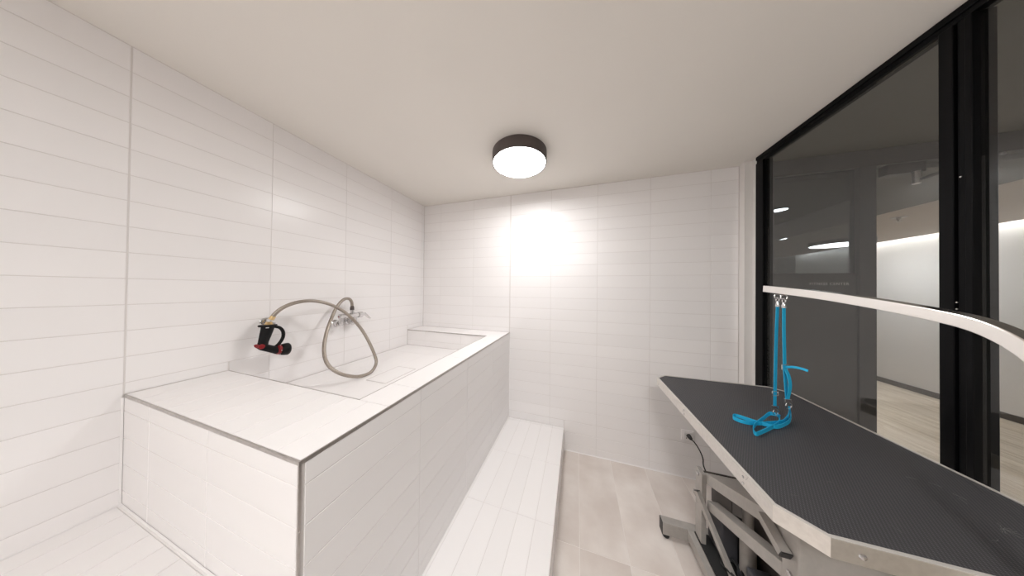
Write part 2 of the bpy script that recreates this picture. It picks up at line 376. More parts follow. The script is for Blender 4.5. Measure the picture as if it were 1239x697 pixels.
# steel trims
box('edge_trim', (XL+0.002, XT+0.0007, YT-0.0007, YT+0.0035, TZ-TR, TZ+0.0004), M['steel_trim'], tub)
box('edge_trim', (XT-0.0035, XT+0.0007, YT+0.0036, YB-0.001, TZ-TR, TZ+0.0004), M['steel_trim'], tub)
box('corner_trim', (XT-0.0045, XT+0.0007, YT-0.0007, YT+0.0045, ZS+0.001, TZ-TR-0.0005), M['steel_trim'], tub)
box('basin_trim', (XL+0.003, XI, YI-0.001, YI+0.0025, TZ-0.006, TZ+0.0003), M['steel_trim'], tub)
box('basin_trim', (XL+0.003, XI, YI2-0.0025, YI2+0.001, TZ-0.009, TZ+0.0003), M['steel_trim'], tub)
box('basin_trim', (XI-0.0022, XI+0.001, YI+0.003, YI2-0.003, TZ-0.006, TZ+0.0003), M['steel_trim'], tub)
# drain cover in the basin floor
dx0, dx1, dy0, dy1 = -1.263, -1.105, 0.997, 1.246
dr = build('drain_frame', vring([(dx0, dy0), (dx1, dy0), (dx1, dy1), (dx0, dy1)], [(dx0+.003, dy0+.003), (dx1-.003, dy0+.003), (dx1-.003, dy1-.003), (dx0+.003, dy1-.003)], BZ+0.0002, BZ+0.0038), M['grout'], tub)
box('drain_cover', (dx0+.004, dx1-.004, dy0+.004, dy1-.004, BZ+0.0002, BZ+0.0035), M['tile_matt'], dr, bevel=0.001)
for (cx_, cy_, cz_) in ((XT+0.0007, YT+0.14, TZ-0.0045), (XT+0.0007, YT+0.0019, TZ-0.17), (XT+0.0007, YT+0.0019, TZ-0.30)):
    ax = (1, 0, 0) if cy_ > YT else (0, -1, 0)
    build('rivet', vlathe((cx_, cy_, cz_), ax, [(0, .0022), (.0002, .0016), (.0003, .0003)], 10), M['chrome'], tub)

# bench in front of the tub
bench = thing('tiled_bench', 'low white tiled bench against the left wall in front of the dog wash tub', 'bench', ((XL+XT)/2, (YP0+YT)/2, 0))
box('body', (XL+0.0005, XT-t, YP0+t, YT-0.001, 0, ZP-t), M['grout'], bench)
bx = [XL+0.003, -1.594] + [-1.594+0.1055*k for k in range(1, 9)] + [XT-0.001]
lay(bench, '+z', ZP, bx, joints(YT-TL*2, TL, YP0+0.001, YT-0.009), M['tile_matt'], tilt=0.0004)
lay(bench, '-y', YP0, joints(-1.456, TL, XL+0.001, XT-0.001), joints(ZP-TH*6, TH, 0.002, ZP-0.003), M['tile'])
lay(bench, '+x', XT, joints(YT-TL*2, TL, YP0+0.001, YT-0.009), joints(ZP-TH*6, TH, 0.002, ZP-0.003), M['tile'])
box('caulk', (XL+0.001, XT-0.001, YT-0.0088, YT-0.0009, ZP-0.0015, ZP+0.0004), M['caulk'], bench)
build('caulk', vprism([(YT-0.0009, ZP+0.0005), (YT-0.0009, ZP+0.005), (YT-0.005, ZP+0.0005)], XL+0.0002, XT-0.001, 'x'), M['caulk'], bench)
build('caulk', vprism([(XL+0.0003, ZP+0.0005), (XL+0.0003, ZP+0.005), (XL+0.005, ZP+0.0005)], YP0+0.001, YT-0.001, 'y'), M['caulk'], bench)
box('caulk', (XL+0.0002, XL+0.0029, YP0+0.001, YT-0.009, ZP-0.0015, ZP+0.0004), M['caulk'], bench)
build('caulk', vprism([(XL+0.0002, YT-0.0009), (XL+0.005, YT-0.0009), (XL+0.0002, YT-0.0055)], ZP+0.006, TZ-TR-0.002), M['caulk'], wl)


box('caulk', (XL+0.0002, XL+0.0029, YP0+0.001, YT-0.009, ZP-0.0015, ZP+0.0006), M['caulk'], bench)
build('caulk', vprism([(XT+0.0002, YB-0.0006), (XT+0.004, YB-0.0006), (XT+0.0002, YB-0.0045)], ZS+0.001, TZ-TR-0.002), M['caulk'], tub)
# step along the tub
step = thing('tiled_step', 'long low white tiled step running along the side of the dog wash tub', 'step', ((XT+XS)/2, (YT+YB)/2, 0))
box('body', (XT+0.001, XS-t, YT+0.001, YB-0.0006, 0, ZS-t), M['grout'], step)
sx = [XT+0.013, -0.518, -0.412, -0.311, -0.210, XS-0.001]
lay(step, '+z', ZS, sx, joints(1.152-TL*3, TL, YT+0.002, YB-0.006), M['tile_matt'], tilt=0.0004)
lay(step, '+x', XS, joints(1.152-TL*3, TL, YT+0.002, YB-0.004), [0.002, 0.1, ZS-0.003], M['tile'])
lay(step, '-y', YT+0.001, joints(-0.6, TL, XT+0.002, XS-0.001), [0.002, 0.1, ZS-0.003], M['tile'])
box('caulk', (XT+0.0012, XT+0.0125, YT+0.01, YB-0.006, ZS-0.0015, ZS+0.0005), M['caulk'], step)
build('caulk', vprism([(XT+0.001, ZS+0.0006), (XT+0.001, ZS+0.005), (XT+0.006, ZS+0.0006)], YT+0.01, YB-0.006, 'y'), M['caulk'], step)
box('caulk', (XT+0.013, XS-0.002, YB-0.0055, YB-0.0008, ZS-0.0004, ZS+0.002), M['caulk'], step)

# ------------------------------------------------------------------ ceiling lamps
def ceiling_lamp(x, y, dm, label, z=ZC, r=0.187, h=0.072, name='ceiling_lamp'):
    L_ = thing(name, label, 'lamp', (x, y, z-h), 'round ceiling lamps')
    build('housing', vlathe((x, y, z-0.0004), (0, 0, -1), [(0, r), (h-0.003, r), (h, r-0.002), (h, r-0.008), (h-0.006, r-0.008), (h-0.006, 0)], 72), M['bronze'], L_, smooth=True)
    build('diffuser', vlathe((x, y, z-h+0.0058), (0, 0, -1), [(0, r-0.009), (0.0045, r-0.009), (0.007, r-0.014), (0.008, 0)], 72), dm, L_, smooth=True)
    return L_
ceiling_lamp(-0.392, 1.402, M['diffuser'], 'round flush ceiling lamp with dark bronze rim glowing white near the far wall')
ceiling_lamp(0.05, -0.98, M['diffuser_rear'], 'second round flush ceiling lamp with dark bronze rim at the near end of the room')

# ------------------------------------------------------------------ glass partition to the corridor
GX = 1.205
win = thing('window_1', 'black framed full height glass partition beside the grooming table', 'window', (XR+0.026, 0.8, 0))
win['kind'] = 'structure'
fx0, fx1 = XR, XR+0.052
box('jamb', (fx0, fx1, 1.845, 1.906, 0.0005, ZC-0.046), M['black_frame'], win, bevel=0.002)
box('jamb_bead', (fx0+0.010, GX-0.004, 1.834, 1.845, 0.06, ZC-0.05), M['black_frame'], win)
hd = box('header', (fx0, fx1, YF+0.001, 1.906, ZC-0.026, ZC-0.0005), M['black_frame'], win, bevel=0.002)
box('header_bead', (fx0+0.005, fx1-0.005, YF+0.001, 1.906, ZC-0.045, ZC-0.026), M['black_frame'], hd, bevel=0.002)
box('sill', (fx0, fx1, YF+0.001, 1.845, 0.0005, 0.06), M['black_frame'], win, bevel=0.002)
def stile(ya, yb, xa=fx0, name='mullion'):
    return box(name, (xa, fx1, ya, yb, 0.06, ZC-0.046), M['black_frame'], win, bevel=0.002)
stile(1.0945, 1.1250); stile(1.0760, 1.0925, fx0+0.006); stile(1.0600, 1.0745, fx0+0.001)
box('mullion_bead', (GX-0.008, GX+0.008, 1.1252, 1.133, 0.06, ZC-0.05), M['black_frame'], win)
stile(-0.30, -0.24)
for py in (214, 366, 374):
    q = onX(1162 if py == 214 else 1158, py, fx0+0.0055 if py == 214 else fx0)
    build('bolt', vlathe((fx0+0.0058 if py == 214 else fx0-0.0002, q.y, q.z), (-1, 0, 0), [(0, .0026), (.001, .0022), (.0013, .0004)], 12), M['steel_trim'], win)
for ya, yb in ((1.133, 1.834), (-0.239, 1.0595), (YF+0.002, -0.301)):
    box('pane', (GX-0.004, GX+0.004, ya, yb, 0.0605, ZC-0.0465), M['glass'], win)

# corridor and lobby behind the glass
LX, LY, LZ = 4.813, 6.60, 2.285
CXR = 2.62
cf = struct(box('corridor_floor', (XR+0.061, LX, YF, LY, -0.12, -0.004), M['baseboard']), 'light oak plank floor of the corridor behind the glass', 'floor')
px = XR+0.062; k = 0
while px < LX-0.01:
    wv = min(0.182, LX-px)
    yb0 = YF + (k % 3)*0.45 - 0.9
    while yb0 < LY:
        a, b_ = max(yb0, YF), min(yb0+1.4, LY)
        far = (px > CXR and b_ < 2.1)
        if b_-a > 0.02 and not far:
            me = tile_mesh(wv-0.0012, b_-a-0.0012, M['wood'], 0.004, 0.0008)
            o = bpy.data.objects.new('plank', me); COL.objects.link(o); o.parent = cf
            o.location = Vector((px+wv/2, (a+b_)/2, 0.0)) - wloc(cf)
        yb0 += 1.4
    px += 0.182; k += 1
struct(box('corridor_wall', (CXR, CXR+0.1, YF, 1.999, 0, ZC), M['lobby_wall']), 'pale wall on the far side of the narrow corridor', 'wall')
struct(box('corridor_end_wall', (XR+0.085, CXR+0.1, YF-0.12, YF, 0, ZC), M['lobby_wall']), 'pale wall closing the near end of the corridor', 'wall')
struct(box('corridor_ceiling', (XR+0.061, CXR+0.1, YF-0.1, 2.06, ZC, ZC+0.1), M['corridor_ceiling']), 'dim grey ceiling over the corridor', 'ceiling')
lw = struct(box('lobby_wall', (LX, LX+0.1, 1.9, LY+0.1, 0, 2.62), M['lobby_wall']), 'pale lobby wall washed by hidden light from above', 'wall')
struct(box('baseboard_1', (LX-0.012, LX-0.0005, 2.06, LY-0.001, 0.0005, 0.075), M['baseboard']), 'dark low baseboard along the pale lobby wall', 'baseboard')
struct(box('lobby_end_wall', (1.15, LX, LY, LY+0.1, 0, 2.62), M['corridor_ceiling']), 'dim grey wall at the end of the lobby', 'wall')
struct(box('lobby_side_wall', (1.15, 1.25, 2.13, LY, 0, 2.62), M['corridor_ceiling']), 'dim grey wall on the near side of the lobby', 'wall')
struct(box('lobby_front_wall', (CXR+0.1, LX, 1.9, 2.0, 0, 2.62), M['lobby_wall']), 'pale wall beside the corridor doorway in the lobby', 'wall')
struct(build('lobby_ceiling', join(vbox(2.94, LX-0.17, 2.061, LY, LZ, LZ+0.06), vbox(LX-0.20, LX-0.17, 2.061, LY, LZ+0.06, 2.56), vbox(LX-0.20, LX, 2.061, LY, 2.56, 2.62)), M['lobby_ceiling']), 'beige lobby ceiling with a light cove along the wall', 'ceiling')
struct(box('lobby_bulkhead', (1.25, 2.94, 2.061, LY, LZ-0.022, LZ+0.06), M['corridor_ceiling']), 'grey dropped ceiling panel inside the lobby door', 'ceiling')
led = tag(box('led_strip', (LX-0.169, LX-0.160, 2.10, LY-0.05, 2.40, 2.44), M['led']), 'white light strip hidden in the lobby ceiling cove', 'light strip')

# fitness centre front across the corridor
dr1 = thing('door_1', 'dark framed entrance across the corridor with lettering and a door closer', 'door', (1.95, 2.03, 0))
dr1['kind'] = 'structure'
box('frame_post', (1.769, 1.847, 2.0, 2.06, 0.0005, 2.29), M['dark_frame'], dr1, bevel=0.002)
box('frame_header', (1.241, CXR, 2.0, 2.06, 2.29, ZC-0.001), M['dark_frame'], dr1, bevel=0.002)
box('frame_post', (CXR-0.06, CXR-0.001, 2.0, 2.06, 0.0005, 2.29), M['dark_frame'], dr1, bevel=0.002)
box('frame_post', (1.241, 1.345, 2.0, 2.06, 0.0005, 2.29), M['dark_frame'], dr1, bevel=0.002)
pn = box('panel', (1.345, 1.769, 2.012, 2.05, 0.0005, 1.594), M['dark_panel'], dr1)
box('smoked_pane', (1.345, 1.769, 2.026, 2.034, 1.594, 2.29), M['smoked'], dr1)
fc = bpy.data.curves.new('lettering', 'FONT'); fc.body = 'FITNESS CENTER'; fc.size = 0.0235; fc.extrude = 0.0006; fc.space_character = 1.12
fo = bpy.data.objects.new('lettering_tmp', fc); COL.objects.link(fo)
bpy.context.view_layer.update()
tm = bpy.data.meshes.new_from_object(fo.evaluated_get(bpy.context.evaluated_depsgraph_get()))
bpy.data.objects.remove(fo)
tv = np.array([v.co for v in tm.vertices]); sc_ = 0.191/(tv[:, 0].max()-tv[:, 0].min())
for v in tm.vertices: v.co = Vector(((v.co.x-tv[:, 0].min())*sc_, -v.co.z, (v.co.y-tv[:, 1].min())*sc_*1.12))
lo = link('lettering', tm, M['lettering'], pn, Vector((1.540, 2.0112, 1.512)))
lo['label'] = 'small silver capitals reading FITNESS CENTER'
cl = box('door_closer', (1.850, 2.012, 1.955, 1.9995, 2.205, 2.268), M['dark_frame'], dr1, bevel=0.004)
build('closer_arm', vtube([(1.965, 1.95, 2.15), (2.10, 1.80, 2.20), (2.30, 1.96, 2.262)], 0.009, 8), M['dark_frame'], cl)
build('closer_pivot', vcyl((1.965, 1.95, 2.13), (1.965, 1.95, 2.206), 0.014, n=14), M['steel_trim'], cl)
# lobby ceiling fittings
ceiling_lamp(3.985, 4.748, M['lobby_diffuser'], 'round flush ceiling lamp with black rim seen through the smoked glass', z=LZ, r=0.30, h=0.06)
for (x_, y_, z_, lab) in ((1.86, 2.72, LZ-0.022, 'small round downlight in the dim lobby ceiling nearest the door'), (2.985, 4.32, LZ, 'small round downlight deeper in the dim lobby ceiling')):
    dl = thing('downlight', lab, 'lamp', (x_, y_, z_-0.008), 'lobby downlights')
    build('rim', vlathe((x_, y_, z_-0.0004), (0, 0, -1), [(0, .075), (.006, .075), (.008, .066), (.006, .060), (.002, .060), (.002, 0)], 32), M['bronze'], dl, smooth=True)
    build('lens', vlathe((x_, y_, z_-0.0025), (0, 0, -1), [(0, .0595), (.003, .0595), (.004, .05)], 32), M['lobby_diffuser'], dl, smooth=True)
    sl = bpy.data.lights.new('downlight_beam', 'SPOT'); sl.energy = 60; sl.spot_size = math.radians(105); sl.spot_blend = 1.0; sl.shadow_soft_size = 0.05; sl.color = (1.0, 0.96, 0.90)
    so = bpy.data.objects.new('beam', sl); COL.objects.link(so); so.parent = dl; so.location = Vector((x_, y_, z_-0.02)) - wloc(dl)
spk = thing('sprinkler', 'small fire sprinkler head on the beige lobby ceiling', 'sprinkler', (3.31, 3.41, LZ-0.05))
build('escutcheon', vlathe((3.31, 3.41, LZ-0.0004), (0, 0, -1), [(0, .05), (.004, .05), (.010, .02)], 24), M['steel_trim'], spk, smooth=True)
build('head', vlathe((3.31, 3.41, LZ-0.010), (0, 0, -1), [(0, .014), (.02, .012), (.022, .006), (.034, .006), (.035, .020), (.039, .020)], 16), M['steel_trim'], spk, smooth=True)

# ------------------------------------------------------------------ faucet on the left wall
def wl_(x, y, d): return onX(x, y, XL+d)
fau = thing('wall_faucet', 'chrome wall faucet with lever and two wall inlets above the basin', 'faucet', wl_(415, 388, 0.0))
i1, i2 = wl_(408.5, 391.5, 0.03), wl_(424.8, 388.5, 0.03); bz = wl_(417, 382.5, 0.065)
for q in (i1, i2):
    inl = build('inlet', vlathe((XL+0.0005, q.y, q.z), (1, 0, 0), [(0, .027), (.004, .027), (.012, .018), (.014, .018), (.03, .017), (.034, .025), (.056, .025), (.058, .014)], 28), M['chrome'], fau, smooth=True)
    build('riser', vtube(smooth_path([(XL+0.050, q.y, q.z), (XL+0.064, q.y, q.z+0.004), (XL+0.068, q.y, bz.z-0.004), (XL+0.068, q.y+(bz.y-q.y)*0.1, bz.z)], 5), 0.015, 14), M['chrome'], inl, smooth=True)
ye = wl_(438.5, 381.5, 0.068).y; y0_ = i1.y-0.018
build('valve_body', vlathe((XL+0.068, y0_, bz.z), (0, 1, 0), [(0, .012), (.004, .017), (.03, .018), (.034, .015), (.06, .0155), (.08, .0175), (.12, .0185), (.14, .016), (ye-y0_-0.035, .0165), (ye-y0_-0.033, .021), (ye-y0_-0.006, .021), (ye-y0_, .014)], 28), M['chrome'], fau, smooth=True)
lt = wl_(448, 385, 0.080)
build('lever', vtube([(XL+0.068, ye-0.004, bz.z), (XL+0.071, ye+0.018, bz.z+0.001), Vector((XL+0.080, lt.y-0.01, lt.z+0.006)), Vector((XL+0.084, lt.y, lt.z))], [.012, .011, .007, .0045], 14), M['chrome'], fau, smooth=True)
build('indicator_dot', vlathe((XL+0.068, y0_-0.0004, bz.z), (0, -1, 0), [(0, .006), (.002, .004)], 14), M['red'], fau)
hc = wl_(426, 375, 0.068)
build('hose_outlet', vlathe((XL+0.068, hc.y, bz.z+0.012), (0, 0, 1), [(0, .0165), (.012, .015), (.014, .012), (.028, .012)], 20), M['chrome'], fau, smooth=True)
# braided hose
hs0 = Vector((XL+0.068, hc.y, bz.z+0.0405))
hose_px = [(425.6, 366, .068), (422, 361.5, .070), (415, 363, .078), (407, 372.5, .095), (400, 388, .12), (394.5, 405, .16), (392, 424, .21), (396, 440, .27), (408, 450.5, .32), (424, 455.2, .345), (437, 455.2, .355), (449, 450, .355), (455, 440, .345), (453.5, 430, .325), (446, 413, .28), (437, 398, .235), (425, 384.5, .20), (412, 374.5, .175), (396, 367.2, .155), (377, 364, .135), (358, 366.2, .115), (343, 372, .10), (333, 379.5, .09), (328.5, 386, .083)]
hp = [hs0] + [wl_(*q) for q in hose_px]
for p_ in hp: p_.z = max(p_.z, BZ+0.013)
hose = thing('spray_hose', 'braided steel shower hose looping from the wall faucet down into the basin', 'hose', hp[11])
build('hose_tube', vtube(smooth_path(hp, 8), 0.0098, 12), M['hose'], hose, smooth=True)
build('end_nut', vlathe(hs0-Vector((0, 0, 0.0)), (0, 0, 1), [(0, .0135), (.018, .0135), (.024, .011), (.03, .0108)], 8), M['bronze'], hose)
e1, e0 = hp[-1], hp[-2]; dv = (e1-e0).normalized()
build('end_ferrule', vlathe(e1-dv*0.016, dv, [(0, .0108), (.003, .0115), (.018, .0115), (.020, .011)], 12), M['brass'], hose)
# sprayer hung on its bracket
SD_ = 0.083
def sp(cx_, cy_, d=SD_): return onX(295+cx_/11.61, 380+cy_/11.61, XL+d)
spr = thing('spray_gun', 'black hand spray gun with red accents hanging on the left wall', 'spray gun', sp(330, 300))
NX = Vector((1, 0, 0))
build('handle', vtube(smooth_path([sp(340, 178), sp(325, 230), sp(300, 310), sp(275, 390), sp(265, 440)], 5), [.027, .025, .023, .020, .021], 18, squash=(NX, 0.75)), M['gun_black'], spr, smooth=True)
col_ = (sp(330, 150)-sp(325, 230)).normalized()
build('collar', vlathe(sp(335, 176), col_, [(0, .034), (.006, .036), (.010, .034), (.011, .02)], 24), M['gun_black'], spr, smooth=True)
build('hose_fitting', vlathe(sp(350, 162), col_, [(0, .018), (.008, .018), (.010, .014), (.020, .0135)], 8), M['brass'], spr)
build('barrel', vtube(smooth_path([sp(205, 448), sp(260, 462), sp(340, 480), sp(430, 500), sp(470, 506)], 5), [.012, .018, .018, .019, .022], 18), M['gun_black'], spr, smooth=True)
tail = build('tail_cap', vtube(smooth_path([sp(150, 440), sp(172, 446), sp(205, 455)], 5), [.004, .0085, .011], 16), M['red'], spr, smooth=True)
build('side_badge', vlathe(sp(248, 458, SD_+0.0155), (1, 0, 0), [(0, .0125), (.0025, .0125), (.003, .0095), (.0015, .009), (.0015, .001)], 24), M['red'], spr, smooth=True)
nd = (sp(600, 490)-sp(470, 506)).normalized()
build('trigger_ring', vlathe(sp(455, 503), nd, [(0, .019), (.004, .0255), (.012, .027), (.016, .025)], 24), M['red'], spr, smooth=True)
build('nozzle_head', vlathe(sp(500, 502), nd, [(0, .024), (.004, .029), (.020, .033), (.034, .034), (.038, .031), (.038, .024), (.036, .022)], 28), M['gun_black'], spr, smooth=True)
for k in range(6):
    a = 2*math.pi*k/6; q = sp(490, 502) + Vector((math.cos(a), 0, math.sin(a)))*0.028
    build('rivet', vlathe(q, (math.cos(a), 0, math.sin(a)), [(0, .003), (.002, .002)], 8), M['chrome'], spr)
build('trigger_guard', vtube(smooth_path([sp(400, 176), sp(455, 178), sp(510, 195), sp(548, 240), sp(555, 300), sp(535, 360), sp(490, 420), sp(440, 462), sp(400, 485)], 5), 0.0078, 12), M['gun_black'], spr, smooth=True)
brk = thing('hose_bracket', 'chrome wall bracket holding the black spray gun', 'bracket', sp(250, 150, 0.0))
bq = sp(262, 138, 0.0); 
build('wall_plate', vlathe((XL+0.0005, bq.y+0.01, bq.z+0.008), (1, 0, 0), [(0, .024), (.004, .024), (.007, .020), (.010, .010)], 24), M['chrome'], brk, smooth=True)
build('fork', join(vrect([(XL+0.008, bq.y+0.01, bq.z+0.006), (XL+0.048, bq.y+0.008, bq.z+0.004)], .03, .006, (0, 1, 0)), vrect([(XL+0.045, bq.y-0.018, bq.z+0.003), (XL+0.085, bq.y-0.024, bq.z-0.002), (XL+0.11, bq.y-0.028, bq.z-0.010)], .012, .005, (0, 1, 0)), vrect([(XL+0.046, bq.y-0.022, bq.z+0.003), (XL+0.046, bq.y+0.03, bq.z+0.003)], .012, .006, (1, 0, 0))), M['chrome'], brk)

# ------------------------------------------------------------------ outlet with plug
oc = onY(831.5, 526.5, YB)
out = thing('wall_outlet', 'white square wall outlet low on the tiled far wall', 'outlet', (oc.x, YB, oc.z))
box('plate', (oc.x-.041, oc.x+.041, YB-.0085, YB-.0004, oc.z-.041, oc.z+.041), M['outlet'], out, bevel=.003)
box('socket_face', (oc.x-.028, oc.x+.028, YB-.011, YB-.0086, oc.z-.030, oc.z+.030), M['outlet'], out, bevel=.002)
for dx in (-0.009, 0.009): box('socket_slot', (oc.x+dx-.0025, oc.x+dx+.0025, YB-.0115, YB-.0111, oc.z-.022, oc.z-.013), M['dark_cap'], out)
pc = (oc.x+0.002, oc.z+0.006)
# ------------------------------------------------------------------ grooming table
TX0, TX1, TY0, TY1, TT = 0.470, 1.085, 0.645, 1.560, 0.929
def octo(i):
    c = 0.057; a0, a1, b0, b1 = TX0+i, TX1-i, TY0+i, TY1-i; k = c - i*0.414
    k = c - i*(2-math.sqrt(2))
    return [(a0+k, b0), (a1-k, b0), (a1, b0+k), (a1, b1-k), (a1-k, b1), (a0+k, b1), (a0, b1-k), (a0, b0+k)]
tab = thing('grooming_table', 'electric dog grooming table with black ribbed rubber top and grey lift frame', 'table', ((TX0+TX1)/2, (TY0+TY1)/2, 0))
build('tabletop', vprism(octo(0.0022), TT-0.036, TT-0.004), M['frame_grey'], tab)
build('rubber_mat', vprism(octo(0.009), TT-0.0038, TT-0.0005), M['mat_top'], tab)
eb = build('edge_band', vring(octo(0.0), octo(0.002), TT-0.042, TT), M['alu'], tab)
build('edge_lip', vring(octo(0.0), octo(0.0085), TT+0.0001, TT+0.0016), M['lip'], eb)
for (sy_, sz_) in ((1.475, TT-0.03), (1.16, TT-0.012), (1.16, TT-0.03), (0.80, TT-0.014), (0.80, TT-0.032)):
    build('screw', vlathe((TX0-0.0002, sy_, sz_), (-1, 0, 0), [(0, .004), (.0012, .0034), (.0016, .001)], 12), M['chrome'], eb)
for sx_ in (0.575, 0.98): build('screw', vlathe((sx_, TY0-0.0002, TT-0.022), (0, -1, 0), [(0, .0065), (.002, .0055), (.003, .002)], 14), M['chrome'], eb)
G = M['frame_grey']
# base: two cross feet, two rails
for fy in (1.466, 0.74):
    ft = box('foot_bar', (0.492, 1.085, fy, fy+0.045, 0.024, 0.095), G, tab, bevel=0.003)
    for xa, xb in ((0.4885, 0.4919), (1.0851, 1.0885)): box('end_cap', (xa, xb, fy+0.001, fy+0.044, 0.025, 0.094), M['dark_cap'], ft, bevel=0.001)
    for xc in (0.515, 1.06): build('rubber_foot', vlathe((xc, fy+0.0225, 0.0238), (0, 0, -1), [(0, .019), (.012, .019), (.0236, .016)], 18), M['rubber'], ft)
for rx in (0.612, 0.93): box('base_rail', (rx, rx+0.032, 0.786, 1.4655, 0.045, 0.095), G, tab, bevel=0.002)
# far uprights carrying the lift arms
for ux in (0.648, 0.925): box('upright', (ux, ux+0.022, 1.402, 1.462, 0.0955, 0.472), G, tab, bevel=0.002)
build('pivot_bolt', vlathe((0.6478, 1.432, 0.45), (-1, 0, 0), [(0, .010), (.006, .010), (.008, .006)], 6), M['chrome'], tab)
# parallel lift arms (they rise towards the near end)
def arm_poly(yf, zf_top, th, yn, slope): return [(yf, zf_top-th), (yf, zf_top), (yn, zf_top+slope*(yf-yn)), (yn, zf_top-th+slope*(yf-yn))]
SL = 0.470
build('upper_lift_arm', vprism(arm_poly(1.425, 0.470, 0.056, 0.965, SL), 0.671, 0.924, 'x'), G, tab, bevel=0.002)
box('arm_edge', (0.671, 0.815, 1.4255, 1.432, 0.462, 0.4745), M['cover'], tab)
for xa in (0.671, 0.875): build('lower_lift_arm', vprism(arm_poly(1.398, 0.345, 0.05, 0.965, 0.455), xa, xa+0.048, 'x'), G, tab, bevel=0.002)
# near column that carries the top
box('column', (0.668, 0.960, 0.905, 0.962, 0.38, TT-0.085), G, tab, bevel=0.002)
for xa in (0.62, 0.93): box('top_rail', (xa, xa+0.04, 0.70, 1.50, TT-0.066, TT-0.0425), G, tab, bevel=0.002)
box('top_plate', (0.66, 0.97, 0.85, 1.05, TT-0.0845, TT-0.0665), G, tab, bevel=0.002)
build('pivot_bolt', vlathe((0.6678, 0.93, 0.545), (-1, 0, 0), [(0, .010), (.006, .010), (.008, .006)], 6), M['chrome'], tab)
build('pivot_bolt', vlathe((0.6598, 0.90, TT-0.075), (-1, 0, 0), [(0, .009), (.006, .009), (.012, .005)], 6), M['chrome'], tab)
# short capped stay and the long brace to the base
st_pts = [onX(922, 622, 0.652), onX(950, 671, 0.652)]
st = build('stay', vrect(st_pts, 0.028, 0.026, (1, 0, 0)), G, tab)
dd = (st_pts[1]-st_pts[0]).normalized()
build('end_cap', vrect([st_pts[1]+dd*0.0003, st_pts[1]+dd*0.004], 0.0275, 0.0255, (1, 0, 0)), M['dark_cap'], st)
b0_, b1_ = onX(843.5, 594, 0.636), onX(893, 714, 0.690)
b1_ = onZ(889, 704, 0.11)
br = build('brace', vrect([b0_, b1_], 0.020, 0.022, (1, 0.3, 0)), G, tab)
bd = (b0_-b1_).normalized()
build('end_cap', vrect([b0_+bd*0.0003, b0_+bd*0.003], 0.0195, 0.0215, (1, 0.3, 0)), M['dark_cap'], br)
build('brace_bracket', vbox(0.628, 0.6475, 1.42, 1.44, b0_.z-0.03, b0_.z-0.01), G, tab)
build('limit_clip', join(vbox(0.69, 0.74, 1.075, 1.083, 0.56, 0.585), vbox(0.69, 0.70, 1.075, 1.10, 0.565, 0.58)), M['alu'], tab)
# actuator and motor
act = build('actuator_tube', vcyl((0.78, 1.296, 0.130), (0.78, 1.296, 0.33), 0.028, n=28), G, tab, smooth=True)
build('actuator_rod', vcyl((0.78, 1.296, 0.331), (0.78, 1.296, 0.475), 0.0185, n=24), M['frame_grey'], act, smooth=True)
build('actuator_collar', vlathe((0.78, 1.296, 0.1295), (0, 0, -1), [(0, .036), (.05, .036), (.055, .03), (.13, .03)], 24), M['motor'], act, smooth=True)
mo = box('motor_housing', (0.700, 0.77, 1.335, 1.455, 0.115, 0.300), M['motor'], tab, bevel=0.008)
build('motor_can', vcyl((0.79, 1.375, 0.102), (0.79, 1.375, 0.29), 0.036, n=24), M['rubber'], mo, smooth=True)
build('motor_cap', vlathe((0.7048, 1.40, 0.165), (-1, 0, 0), [(0, .03), (.006, .03), (.010, .022), (.010, .008)], 24), M['rubber'], mo, smooth=True)
box('motor_tray', (0.645, 0.946, 0.99, 1.462, 0.0955, 0.101), M['rubber'], tab)
wp = [(0.72+0.03*math.cos(a), 1.30+0.05*math.sin(a), 0.125+0.012*math.sin(2*a)) for a in np.linspace(0, 5.5, 14)] + [(0.80, 1.35, 0.2), (0.86, 1.38, 0.22)]
build('motor_cable', vtube(smooth_path(wp, 5), 0.006, 8), M['rubber'], mo, smooth=True)
build('cover_panel', vprism([(1.30, 0.301), (1.46, 0.301), (1.46, 0.405), (1.30, 0.465)], 0.7205, 0.7235, 'x'), M['cover'], tab)
build('cover_panel', vprism([(0.975, 0.102), (1.575, 0.102), (1.575, 0.325), (1.43, 0.36), (0.975, 0.60)], 0.830, 0.834, 'x'), M['cover'], tab)
box('control_box', (0.715, 0.80, 1.02, 1.20, 0.102, 0.26), M['motor'], tab, bevel=0.006)

# power cord from the wall outlet
cpts = [(pc[0]+.006, YB-.042, pc[1]-.012)] + [tuple(onY(x_, y_, Y_)) for x_, y_, Y_ in ((840, 535, 1.945), (846, 544, 1.93), (850.5, 555, 1.90), (852.5, 567, 1.86))] + [(0.93, 1.80, 0.06), (0.92, 1.74, 0.012), (0.90, 1.66, 0.008), (0.86, 1.56, 0.008), (0.84, 1.50, 0.02), (0.83, 1.44, 0.106)]
cord = build('power_cord', vtube(smooth_path(cpts, 6), 0.004, 8), M['dark_cap'], tab, smooth=True)
build('plug', vlathe((pc[0], YB-.0112, pc[1]), (0.25, -1, -0.35), [(0, .015), (.012, .015), (.030, .011), (.034, .006)], 14), M['dark_cap'], cord, smooth=True)

